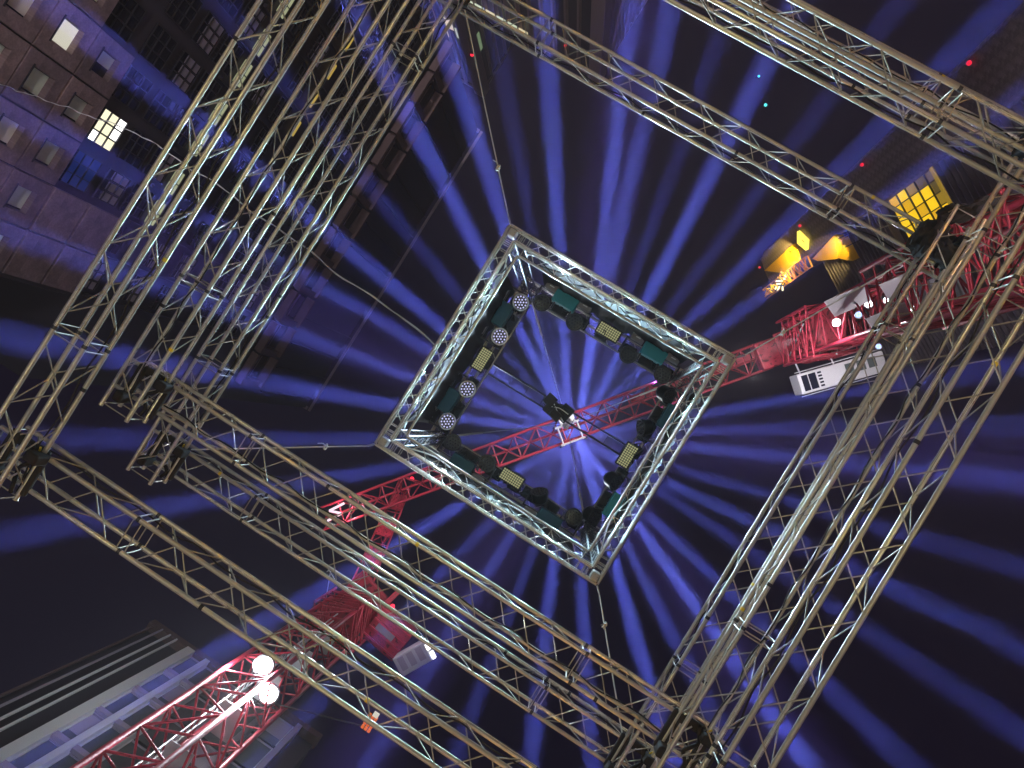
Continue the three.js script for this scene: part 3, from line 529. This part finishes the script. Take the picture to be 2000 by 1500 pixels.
// ---------------------------------------------------------------- the two fin-clad towers
function finTower(label, [x0, z0], [w, d], top, finX, finZ, pil) {
  const T = thing('fin_tower', label, 'building', [x0, 0, z0]);
  box('wall', [w / 2 + 0.6, top / 2, d / 2 + 0.6], [w, top, d], M.towerWall, T);
  for (let i = 0; i < finX; i++) box('fin', [2.0 + (i + 1) * (w - 2.4) / finX, top / 2, 0.0], [0.42, top, 1.1], M.fin, T);
  for (let i = 0; i < finZ; i++) box('fin', [0.0, top / 2, 2.0 + (i + 1) * (d - 2.4) / finZ], [1.1, top, 0.42], M.fin, T);
  const cp = part('corner_pier', new RoundedBoxGeometry(pil, top + 0.6, pil, 2, 0.15), M.fin, T); cp.position.set(0.3, top / 2 + 0.3, 0.3);
  box('coping', [w / 2, top + 0.3, -0.1], [w, 0.7, 0.6], M.fin, T); box('coping', [-0.1, top + 0.3, d / 2], [0.6, 0.7, d], M.fin, T);
  return T;
}
{
  const a = finTower('slender tower clad in vertical fins with a wide corner pier and red lamp', [79.3, 82.7], [40, 60], EYE + 240, 9, 14, 3.6);
  for (const [h, z, w, k] of [[205, 12, 3.6, 0], [209, 8.5, 3, 1], [203, 5.5, 2.4, 1], [206, 2.2, 3.0, 0]]) box('lit_window', [-0.5, EYE + h, z], [0.2, 5.0, w], k ? G.paleWarm : G.pale, a);
  box('lit_window', [3.2, EYE + 214, -0.4], [2.2, 9, 0.2], G.slitGreen, a);
  beacon('red warning light on the slender fin tower corner pier', V(78.0, EYE + 212, 81.5), G.red, 0.9);
  beacon('red warning light at the roof corner of the slender fin tower', V(79.2, EYE + 241.5, 82.4), G.redSoft, 0.9);
  const b = finTower('broad tower clad in vertical fins with a row of lit top windows', [71.4, 37.2], [34, 42], EYE + 168.4, 15, 13, 3.0);
  for (let i = 0; i < 6; i++) box('lit_window', [-0.6, EYE + 166, 19 + i * 2.9], [0.2, 2.6, 2.3], i % 3 ? G.pale : G.paleWarm, b);
  for (let i = 0; i < 3; i++) bar('diagonal_brace', V(10 + i * 5, EYE + 120, -1.0), V(4 + i * 5, EYE + 160, -1.0), 0.35, M.fin, b);
  beacon('red warning light on the edge of the broad fin tower', V(70.4, EYE + 160, 45.0), G.redSoft, 0.5);
}

// ---------------------------------------------------------------- the yellow-lit tower (its wall faces the plaza askew)
{
  const P = 38, nx = 0.839, nz = -0.545;                     // local x runs along the wall, local z away from the plaza
  const T = thing('yellow_lit_tower', 'louvre-clad tower with a rounded smooth corner and yellow-lit openings', 'building', [nx * P, 0, nz * P], 0);
  T.matrixAutoUpdate = true; T.setRotationFromMatrix(new THREE.Matrix4().makeBasis(V(0.545, 0, 0.839).negate(), UPV, V(nx, 0, nz)));
  const U = (u) => -u;                                         // wall coordinate u grows towards the smooth corner
  box('wall', [U(-0.5), (EYE + 99) / 2, 9.4], [17, EYE + 99, 18], M.towerWall, T);
  const sh = new THREE.Shape(); sh.moveTo(-2.2, 0); sh.lineTo(2.2, 0); sh.lineTo(2.2, EYE + 116); sh.quadraticCurveTo(2.1, EYE + 119.6, -1.2, EYE + 119.8); sh.lineTo(-2.2, EYE + 119.8); sh.closePath();
  const band = part('smooth_corner', new THREE.ExtrudeGeometry(sh, { depth: 17, bevelEnabled: true, bevelSize: 0.3, bevelThickness: 0.5, bevelSegments: 3, curveSegments: 10 }), M.smooth, T); band.scale.x = -1; band.position.set(U(10.2), 0, -0.1);
  for (let i = 0; i < 58; i++) { const h = 46 + i * 0.92; if (h > 67.2 && h < 78.6) { box('louvre', [U(-3.5), EYE + h, 0.05], [11, 0.16, 0.7], M.louvre, T); continue; } box('louvre', [U(-0.5), EYE + h, 0.05], [17, 0.16, 0.7], M.louvre, T); }
  // the yellow window: each pane its own sheet between dark glazing bars
  const w = sub('yellow_window', T);
  box('reveal', [U(8.0), EYE + 73, 0.1], [0.5, 11, 0.9], G.yellow[2], w); box('reveal', [U(5.2), EYE + 67.6, 0.1], [6.0, 0.5, 0.9], G.yellow[2], w);
  for (let i = 0; i < 5; i++) for (let j = 0; j < 5; j++) {
    const tone = j + i < 2 ? 3 : (i < 1 && j < 3) || (j < 1 && i < 3) ? 2 : (i * 7 + j * 3) % 4 === 0 ? 1 : 0;
    box('pane', [U(7.3 - i * 1.12), EYE + 69 + j * 1.95, 0.3], [1.02, 1.85, 0.06], G.yellow[tone], w);
  }
  for (let i = 0; i < 6; i++) box('glazing_bar', [U(7.86 - i * 1.12), EYE + 73, 0.2], [0.09, 9.8, 0.14], M.frame, w);
  for (let j = 0; j < 4; j++) box('glazing_bar', [U(5.06), EYE + 70 + j * 1.95, 0.2], [5.6, 0.1, 0.15], M.frame, w);
  // yellow crown panels
  const prism = (name, pts, mat, depth = 0.35, z = -0.75) => { const s = new THREE.Shape(pts.map(([u, h]) => new THREE.Vector2(U(u), EYE + h))); const m = part(name, new THREE.ExtrudeGeometry(s, { depth, bevelEnabled: false }), mat, T); m.position.z = z; return m; };
  const side = (pts, mat) => prism('yellow_panel', pts, mat, 0.9, -0.95);
  side([[10.3, 118.6], [10.45, 102.8], [8.05, 103.8], [8.0, 110.8]], M.yellow);
  side([[7.35, 99.2], [8.05, 90.2], [7.1, 89.0], [5.6, 92.6], [6.7, 98.0]], M.yellow);
  side([[7.0, 88.6], [5.6, 92.2], [4.38, 88.9]], M.yellow);
  prism('dark_soffit', [[12.3, 119.4], [10.6, 119.2], [10.7, 102], [8.3, 101.6], [8.2, 89.6], [12.3, 88]], M.soffit, 0.25, -0.45);
  for (const [u, h, k] of [[9.5, 100.5, 1500], [7.1, 85.5, 900], [5.9, 85.0, 500]]) {
    const l = sub('sign_lamp', T); l.position.set(U(u), EYE + h, -2.6); bar('lamp_arm', V(0, 0, 0), V(0, 0.2, 2.2), 0.05, M.darkMetal, l); box('lamp_glass', [0, 0.08, 0], [0.5, 0.1, 0.25], G.ember, l);
    const p = V(U(u), EYE + h + 0.3, -2.6).applyMatrix4(new THREE.Matrix4().compose(T.position, T.quaternion, V(1, 1, 1))), q = V(U(u - 0.2), EYE + h + 7.5, -0.95).applyMatrix4(new THREE.Matrix4().compose(T.position, T.quaternion, V(1, 1, 1)));
    lampLight('spot', lin(1, 0.72, 0.2), k, p, q, h > 95 ? 0.5 : 0.27, 0.6, 6);
  }
  // the lit rhombus sign: four bars round an opening
  const lg = sub('rhombus_sign', T), q = [[11.28, 98.9], [10.15, 100.75], [8.65, 99.3], [9.55, 97.6]], cu = 9.9, ch = 99.15;
  for (let i = 0; i < 4; i++) {
    const a = q[i], b = q[(i + 1) % 4], inn = (p) => [cu + (p[0] - cu) * 0.5, ch + (p[1] - ch) * 0.5];
    const s = new THREE.Shape([a, b, inn(b), inn(a)].map(([u, h]) => new THREE.Vector2(U(u), EYE + h)));
    const m = part('sign_bar', new THREE.ExtrudeGeometry(s, { depth: 0.4, bevelEnabled: false }), G.logo, lg); m.position.z = -1.2;
  }
  for (const [u, h] of [[11.95, 76.6], [12.0, 55.9], [11.7, 97.9], [11.2, 119.9]]) {
    const p = V(U(u), EYE + h, -0.9).applyMatrix4(new THREE.Matrix4().compose(T.position, T.quaternion, V(1, 1, 1)));
    beacon(`red warning light on the smooth corner of the yellow-lit tower, ${h > 110 ? 'at the roof' : h > 90 ? 'beside the rhombus sign' : h > 70 ? 'level with the yellow window' : 'lowest of them'}`, p, G.redSoft, 0.3);
  }
  // amber-lit lattice mast above the roof
  const mm = thing('amber_mast', 'orange lattice mast with a crust of glowing amber lamps above the yellow panels', 'mast', [0, 0, 0]);
  const at = (u, h, z) => V(U(u), EYE + h, z).applyMatrix4(new THREE.Matrix4().compose(T.position, T.quaternion, V(1, 1, 1)));
  for (let i = 0; i < 9; i++) { const h = 98.5 + i * 1.25; bar('brace', at(7.9, h, -1.6), at(6.4, h + (i % 2 ? 1.25 : 0.2), -1.6), 0.11, M.amberPaint, mm); bar('brace', at(6.4, h, -2.2), at(7.9, h + 1.1, -2.2), 0.07, M.amberPaint, mm); }
  for (const u of [6.4, 7.9]) bar('chord', at(u, 98.5, -1.9), at(u, 120.5, -1.9), 0.08, M.amberPaint, mm);
  for (let i = 0; i < 46; i++) { const f = rnd(), h = 108.5 + 12 * f, u = 7.2 + (rnd() - 0.5) * 1.7 * (1 - 0.5 * f), z = -1.8 + (rnd() - 0.5); bar('lamp_tube', at(u, h, z), at(u + (rnd() - 0.5) * 1.1, h + 0.5 + rnd() * 0.9, z + (rnd() - 0.5) * 0.6), 0.08 + 0.1 * rnd() * (1 - f), f < 0.5 && rnd() > 0.45 ? G.emberHot : f > 0.7 || rnd() > 0.6 ? G.emberDim : G.ember, mm); }
  lampLight('point', lin(1, 0.62, 0.08), 60, at(7.2, 106.5, -3.2), null, 0, 0, 8);
}

// ---------------------------------------------------------------- the white-banded building behind the lamp crane
{
  const Q = 26, T = thing('banded_building', 'building with pale vertical bands and dark windows behind the lamp crane', 'building', [-Q, 0, 0]);
  const top = EYE + 51, zc = 17.6;
  box('wall', [-8.3, top / 2, zc / 2 + 2.0], [16, top, zc - 4], M.cladding, T);
  const bandAt = [[14.35, 0.6, M.bright], [13.0, 0.36, M.bright], [11.75, 0.4, M.bright], [16.1, 0.1, M.bright], [15.55, 0.1, M.bright], [16.75, 0.08, M.mauve], [17.3, 0.1, M.brown]];
  for (const [z, w, m] of bandAt) box('vertical_band', [w > 0.3 ? 0.1 : 0.32, top / 2, z], [w > 0.3 ? 0.6 : 0.14, top, w], m, T);
  for (const [z, w] of [[9.7, 0.35], [7.6, 0.35], [5.4, 0.35]]) box('vertical_band', [0.1, top / 2, z], [0.5, top, w], M.mauve, T);
  for (let i = 0; i < 10; i++) {
    const y = EYE + 16 + i * 3.5;
    box('spandrel', [0.05, y, 13.7], [0.5, 0.42, 1.0], M.mauve, T); box('spandrel', [0.05, y, 12.4], [0.5, 0.42, 0.9], M.mauve, T);
    for (const [z, w] of [[13.62, 0.86], [12.4, 0.8], [10.75, 1.5], [8.65, 1.7], [6.5, 1.7]]) {
      const win = sub('window', T); win.position.set(-0.05, y + 1.75, z);
      box('pane', [0, 0, 0], [0.06, 3.0, w], M.pane, win);
      for (const s of [-1, 1]) box('frame', [0.1, 0, s * (w / 2 - 0.03)], [0.1, 3.0, 0.05], M.bright, win);
      box('frame', [0.1, 1.46, 0], [0.1, 0.06, w], M.mauve, win);
      if ((i * 5 + Math.round(z)) % 4 === 0) box('blind', [0.04, 0.4, 0], [0.03, 2.0, w * 0.88], M.mauve, win);
    }
  }
  box('coping', [-0.1, top + 0.3, zc / 2 + 2], [0.8, 0.7, zc - 3.6], M.brown, T);
}

// ---------------------------------------------------------------- lights flying in the sky
for (const [x, z, w] of [[0.527, 0.039, 'larger'], [0.498, 0.012, 'smaller']]) {
  const h = 75, t = thing('drone', `small drone with a cyan light hovering in the dark sky, the ${w === 'larger' ? 'dimmer' : 'brighter'} one`, 'drone', [x * h, EYE + h, z * h], 0, 'drones in the sky');
  part('body', new RoundedBoxGeometry(0.34, 0.12, 0.34, 1, 0.04), M.black, t);
  for (let i = 0; i < 4; i++) { const a = i * Math.PI / 2 + 0.78; bar('arm', V(0, 0, 0), V(0.4 * Math.cos(a), 0, 0.4 * Math.sin(a)), 0.025, M.black, t); const r = part('rotor', new THREE.BoxGeometry(0.34, 0.01, 0.03), M.black, t); r.position.set(0.4 * Math.cos(a), 0.05, 0.4 * Math.sin(a)); r.rotation.y = i; }
  const l = part('lamp', new THREE.SphereGeometry(w === 'larger' ? 0.12 : 0.16, 12, 8), G.cyan, t); l.position.y = -0.14;
}

// ---------------------------------------------------------------- lamps on the plaza (below the frame)
// searchlights that stand round the truss tower and point straight up: their blue beams show in the haze
const beams = [[93, 1.05, 10], [82.5, 1, 10.5], [77, 0.9, 10], [70, 0.5, 11.5], [63, 1.05, 10.2], [53, 0.5, 11.5], [45, 0.8, 11], [37, 0.75, 10.5], [9, 0.7, 11], [1, 0.6, 11], [354, 0.75, 10.5], [344, 0.6, 11], [335, 0.7, 10.5], [326, 0.6, 11], [316, 0.75, 10.5], [305, 1.15, 10], [297, 0.8, 10.5], [286, 1.05, 10], [273, 0.9, 10.5], [263, 0.9, 10], [249, 0.6, 11], [238, 0.7, 10.5], [226, 0.6, 11], [211, 0.9, 10.5], [190, 0.75, 10.5], [180, 0.7, 11], [170, 0.9, 10.2], [160, 0.85, 10.5], [150, 0.8, 10.5], [140, 0.95, 10], [129, 0.55, 11], [117, 1.1, 10], [107, 1.1, 10.3], [100, 0.5, 11]];
const drumGeo = new THREE.CylinderGeometry(0.46, 0.36, 0.62, 20), glassGeo = new THREE.CylinderGeometry(0.4, 0.4, 0.03, 20);
for (const [az, k, d] of beams) {
  const a = (az - 58.3) * Math.PI / 180, x = d * Math.cos(a), z = d * Math.sin(a);
  const t = thing('searchlight', 'blue searchlight on the plaza round the truss tower, pointing straight up', 'searchlight', [x, 0, z], rnd() * 6, 'searchlights on the plaza');
  const b = part('drum', drumGeo, M.black, t); b.position.y = 0.62;
  const g = part('lamp_glass', glassGeo, G.blueBeam, t); g.position.y = 0.94;
  box('base', [0, 0.1, 0], [0.7, 0.2, 0.7], M.darkMetal, t); for (const s of [-1, 1]) box('yoke_arm', [s * 0.5, 0.4, 0], [0.05, 0.7, 0.14], M.darkMetal, t);
  const f = 0.0 + 0.6 * rnd(), off = (rnd() - 0.5) * 3;
  lampLight('spot', lin(0.15, 0.19, 1), 8.2e6 * k * k, V(x, 1.5, z), V(x * f - off * Math.sin(a), 240, z * f + off * Math.cos(a)), (0.29 + 0.09 * rnd()) * Math.PI / 180, 0.8, 14);
}
// broader, fainter ones between them
for (let i = 0; i < 5; i++) {
  const a = [0.4, 1.7, 3.1, 4.3, 5.2][i], d = 12.5, x = d * Math.cos(a), z = d * Math.sin(a);
  const t = thing('searchlight', 'broad violet searchlight on the plaza, standing between the narrow blue ones', 'searchlight', [x, 0, z], a, 'searchlights on the plaza');
  const b = part('drum', drumGeo, M.darkMetal, t); b.position.y = 0.62; const g = part('lamp_glass', glassGeo, G.blueBeam, t); g.position.y = 0.94; box('base', [0, 0.1, 0], [0.7, 0.2, 0.7], M.darkMetal, t);
  lampLight('spot', lin(0.27, 0.2, 1), 1.5e5, V(x, 1.5, z), V(-x * 0.2, 240, -z * 0.2), 3.2 * Math.PI / 180, 1, 18);
}
// warm floodlights on the plaza that light the trusses from below
for (const [x, z, k] of [[8.0, 2.0, 1.3], [-6.5, 2.5, 1.3], [2.0, 9.0, 1.3], [1.5, -7.0, 1.4]]) {
  const t = thing('plaza_floodlight', 'warm floodlight on a low stand on the plaza, turned up at the trusses', 'floodlight', [x, 0, z], 0, 'floodlights on the plaza');
  const h = part('lamp_housing', new RoundedBoxGeometry(0.5, 0.16, 0.4, 2, 0.04), M.darkMetal, t); h.position.y = 0.5;
  box('lamp_glass', [0, 0.59, 0], [0.42, 0.02, 0.32], G.flood, t); for (const s of [-1, 1]) bar('leg', V(s * 0.25, 0, 0.2), V(s * 0.2, 0.45, 0), 0.02, M.darkMetal, t);
  lampLight('spot', lin(1, 0.86, 0.30), 33 * k, V(x, 0.75, z), V(x * 0.35 + 0.5, 12, z * 0.35 + 0.6), 1.0, 0.8, 8);
}
// amber street lamps at the edge of the plaza
for (const [x, z, n] of [[11, -13, 'red crane'], [-13, -4, 'open'], [15, 9, 'fin tower']]) {
  const t = thing('street_lamp', `amber street lamp on a tall pole at the ${n} side of the plaza`, 'street lamp', [x, 0, z], 0, 'street lamps round the plaza');
  bar('pole', V(0, 0, 0), V(0, 7, 0), 0.07, M.darkMetal, t); bar('arm', V(0, 7, 0), V(-x * 0.06, 7.3, -z * 0.06), 0.04, M.darkMetal, t);
  const h = part('lamp_head', new RoundedBoxGeometry(0.5, 0.14, 0.3, 2, 0.05), M.darkMetal, t); h.position.set(-x * 0.06, 7.34, -z * 0.06);
  box('lamp_glass', [-x * 0.06, 7.25, -z * 0.06], [0.4, 0.03, 0.22], G.emberHot, t);
  lampLight('point', lin(1, 0.42, 0.05), 90, V(x * 0.94, 7.0, z * 0.94), null, 0, 0, 6);
}
// pinkish floodlights that wash the facades round the plaza
for (const [x, z, tx, ty, tz, k] of [[6, 20, 4, 60, 36, 3600], [-8, 21, -6, 70, 36, 2600], [24, 18, 24, 95, 36, 3000], [52, 34, 72, 150, 45, 52000], [58, 62, 79, 210, 84, 90000], [10, -8.5, 31, 92, -19, 10500], [-14, 14, -26, 32, 14, 1500]]) {
  const t = thing('facade_floodlight', 'pinkish floodlight on the pavement washing the facade above it', 'floodlight', [x, 0, z], 0, 'floodlights at the foot of the facades');
  const h = part('lamp_housing', new RoundedBoxGeometry(0.6, 0.2, 0.5, 2, 0.04), M.darkMetal, t); h.position.y = 0.4;
  box('lamp_glass', [0, 0.51, 0], [0.5, 0.02, 0.4], G.flood, t); box('base', [0, 0.12, 0], [0.4, 0.24, 0.3], M.darkMetal, t);
  lampLight('spot', x < -10 ? lin(0.8, 1, 1) : lin(1, 0.85, 0.9), k * 0.24, V(x, 0.8, z), V(tx, ty, tz), 0.75, 0.8, 8);
}

renderer.render(scene, camera);
